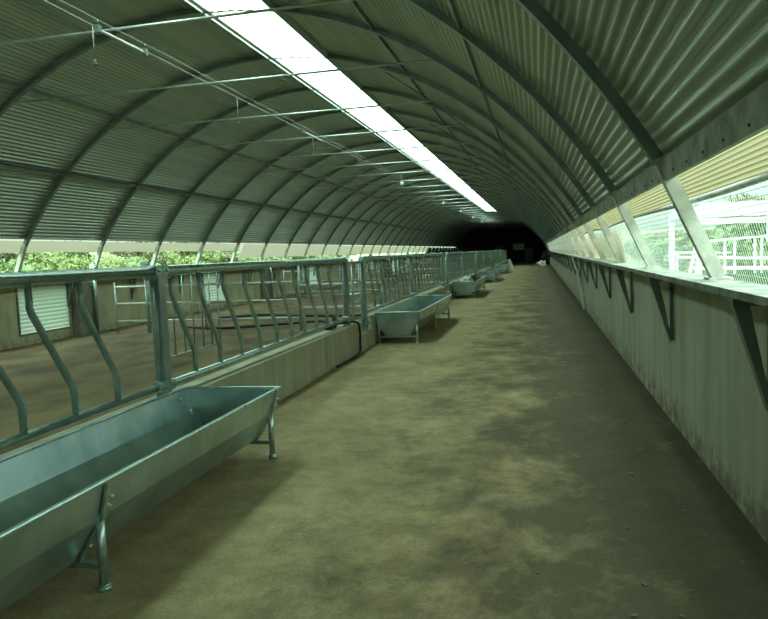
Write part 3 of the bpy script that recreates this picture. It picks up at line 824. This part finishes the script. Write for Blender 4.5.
# ------------------------------------------------------------ outside bushes and trees
def leafball(b, c, R, nleaf, ls):
    for i in range(nleaf):
        d = Vector((random.gauss(0, 1), random.gauss(0, 1), random.gauss(0, 1))).normalized()
        p = Vector(c) + Vector((d.x * R[0], d.y * R[1], d.z * R[2])) * random.uniform(.72, 1.05)
        u = Vector((random.gauss(0, 1), random.gauss(0, 1), random.gauss(0, 1))).normalized(); w = u.orthogonal().normalized()
        s = ls * random.uniform(.6, 1.3)
        vs = [b.verts.new(p + u * s), b.verts.new(p + w * s * .5), b.verts.new(p - u * s), b.verts.new(p - w * s * .5)]
        b.faces.new(vs)
def bush_proto(m, label, seed, trunk=.8, tall=1.):
    random.seed(seed)
    r = thing('bush', label, 'bush', (0, 0, -.12))
    b = NEW()
    for i in range(9):
        a = random.uniform(0, 6.28); q = random.uniform(0, 1.2)
        c = (q * math.cos(a), q * math.sin(a), trunk + random.uniform(.2, 1.3) * tall)
        R = (random.uniform(.6, 1.), random.uniform(.6, 1.), random.uniform(.45, .8) * tall)
        leafball(b, c, R, 260, .13)
        bmesh.ops.create_icosphere(b, subdivisions=2, radius=.78, matrix=Matrix.Translation(c) @ Matrix.Diagonal((*R, 1)))
    obj('foliage', b, m, r)
    b = NEW()
    for i in range(4):
        a = 1.6 * i; tube(b, [(0.05 * math.cos(a), .05 * math.sin(a), -.1), (.2 * math.cos(a), .2 * math.sin(a), .6), (.6 * math.cos(a), .6 * math.sin(a), 1.4)], .05, 6)
    obj('stem', b, M['bark'], r); return r
protos = [bush_proto(M['leaf_a'], '', 1), bush_proto(M['leaf_b'], '', 2, tall=1.2), bush_proto(M['leaf_c'], '', 3)]
for q in protos: remember(q)
kindn = ['yellowish green', 'fresh green', 'dull olive']
random.seed(11)
spots = []
y = 12.
while y < 190:          # left, beyond the pens
    k = random.choice((0, 0, 1, 1, 2)); q = random.uniform(.95, 1.2); spots.append((-26 - y * .10 + random.uniform(-.6, .6), y, k, q, 'left')); y += 3.4 * q
y = 22.
while y < 190:
    q = random.uniform(1.4, 1.8); spots.append((-38 - y * .12 + random.uniform(-1, 1), y, random.choice((1, 2, 2, 0)), q, 'left, rear row')); y += 3.5 * q
y = 20.
while y < 110:
    q = random.uniform(.75, .95); spots.append((3.9 + y * .09, y, random.choice((0, 1, 2)), q, 'right')); y += 3.6 * q
y = 36.
while y < 120:
    q = random.uniform(1.3, 1.7); spots.append((11 + (y - 36) * .24, y, random.choice((1, 2, 2)), q, 'right, rear row')); y += 3.4 * q
used = set()
for x, y, k, s, side in spots:
    lab = '%s scrub bush among its like outside the shed on the %s' % (kindn[k], side)
    grp = '%s bushes outside on the %s' % (kindn[k], side); lab = '%s bush outside the shed on the %s' % (kindn[k], side)
    if k not in used:
        o = protos[k]; used.add(k); o.location = (x, y, -.12); o.scale = (s, s, s); o['label'] = lab; o['group'] = grp
    else: instance(protos[k], (x, y, -.12), lab, grp, (s * random.uniform(.9, 1.3), s, s * random.uniform(.85, 1.1)), random.uniform(0, 6))

# low green hill far beyond
b = NEW(); n = 160; rows = []
for i in range(n + 1):
    a = -1.75 + 3.0 * i / n; i *= .375
    rr = [(105, -.5), (135, 2.8 + 1.6 * noise.noise(Vector((i * .35, 0, 0)))), (170, 5.0 + 3 * noise.noise(Vector((i * .2, 3, 0)))), (210, 3)]
    rows.append([b.verts.new((-5 + R * math.sin(a), 20 + R * math.cos(a), z)) for R, z in rr])
for a, c in zip(rows, rows[1:]):
    for i in range(3): f = b.faces.new((a[i], a[i + 1], c[i + 1], c[i])); f.smooth = True
o = struct('hills', b, M['leaf_c'], 'low wooded hills on the horizon')

# ------------------------------------------------------------ light: bright overcast sky
w = bpy.data.worlds.new('World'); S.world = w
nt, N, L = nodes(w)
bg = N['Background']
tc = N.new('ShaderNodeTexCoord'); sp = N.new('ShaderNodeSeparateXYZ'); L.new(tc.outputs['Generated'], sp.inputs[0])
nz = N.new('ShaderNodeTexNoise'); nz.inputs['Scale'].default_value = 2.5; nz.inputs['Detail'].default_value = 6
mp = N.new('ShaderNodeMapping'); mp.inputs['Scale'].default_value = (1, 1, 3); L.new(tc.outputs['Generated'], mp.inputs[0]); L.new(mp.outputs[0], nz.inputs['Vector'])
cr = N.new('ShaderNodeValToRGB'); cr.color_ramp.elements[0].position = .42; cr.color_ramp.elements[1].position = .58
cr.color_ramp.elements[0].color = (.62, .90, .84, 1); cr.color_ramp.elements[1].color = (.81, 1.0, .81, 1)
L.new(nz.outputs['Fac'], cr.inputs['Fac'])
gr = N.new('ShaderNodeMapRange'); gr.inputs['From Min'].default_value = .0; gr.inputs['From Max'].default_value = .9; gr.inputs['To Min'].default_value = .34; gr.inputs['To Max'].default_value = 4.3; gr.inputs['From Min'].default_value = .02
L.new(sp.outputs['Z'], gr.inputs['Value'])
mu = N.new('ShaderNodeVectorMath'); mu.operation = 'SCALE'; L.new(cr.outputs[0], mu.inputs[0]); L.new(gr.outputs[0], mu.inputs['Scale']); L.new(mu.outputs[0], bg.inputs['Color'])
bg.inputs['Strength'].default_value = 1.6

# ------------------------------------------------------------ camera
f_, yaw, pit, rol = 700.0, 0.21898896, 0.07791729, -0.04193383
F = Vector((-math.sin(yaw) * math.cos(pit), math.cos(yaw) * math.cos(pit), -math.sin(pit)))
R0 = Vector((math.cos(yaw), math.sin(yaw), 0)); U0 = R0.cross(F)
R = R0 * math.cos(rol) + U0 * math.sin(rol); U = -R0 * math.sin(rol) + U0 * math.cos(rol)
cam = bpy.data.cameras.new('Camera'); co = bpy.data.objects.new('Camera', cam); COL.objects.link(co)
cam.sensor_fit = 'HORIZONTAL'; cam.sensor_width = 36; cam.lens = f_ / 768 * 36; cam.clip_start = .05; cam.clip_end = 800
co.matrix_world = Matrix(((R.x, U.x, -F.x, 0), (R.y, U.y, -F.y, 0), (R.z, U.z, -F.z, 1.6), (0, 0, 0, 1)))
S.camera = co
S.view_settings.view_transform = 'Standard'; S.view_settings.look = 'None'
S.view_settings.gamma = 1; S.view_settings.exposure = 0.68; S.view_settings.use_curve_mapping = False
try:
    S.cycles.max_bounces = 10; S.cycles.diffuse_bounces = 6; S.cycles.glossy_bounces = 4; S.cycles.transparent_max_bounces = 16
except Exception: pass
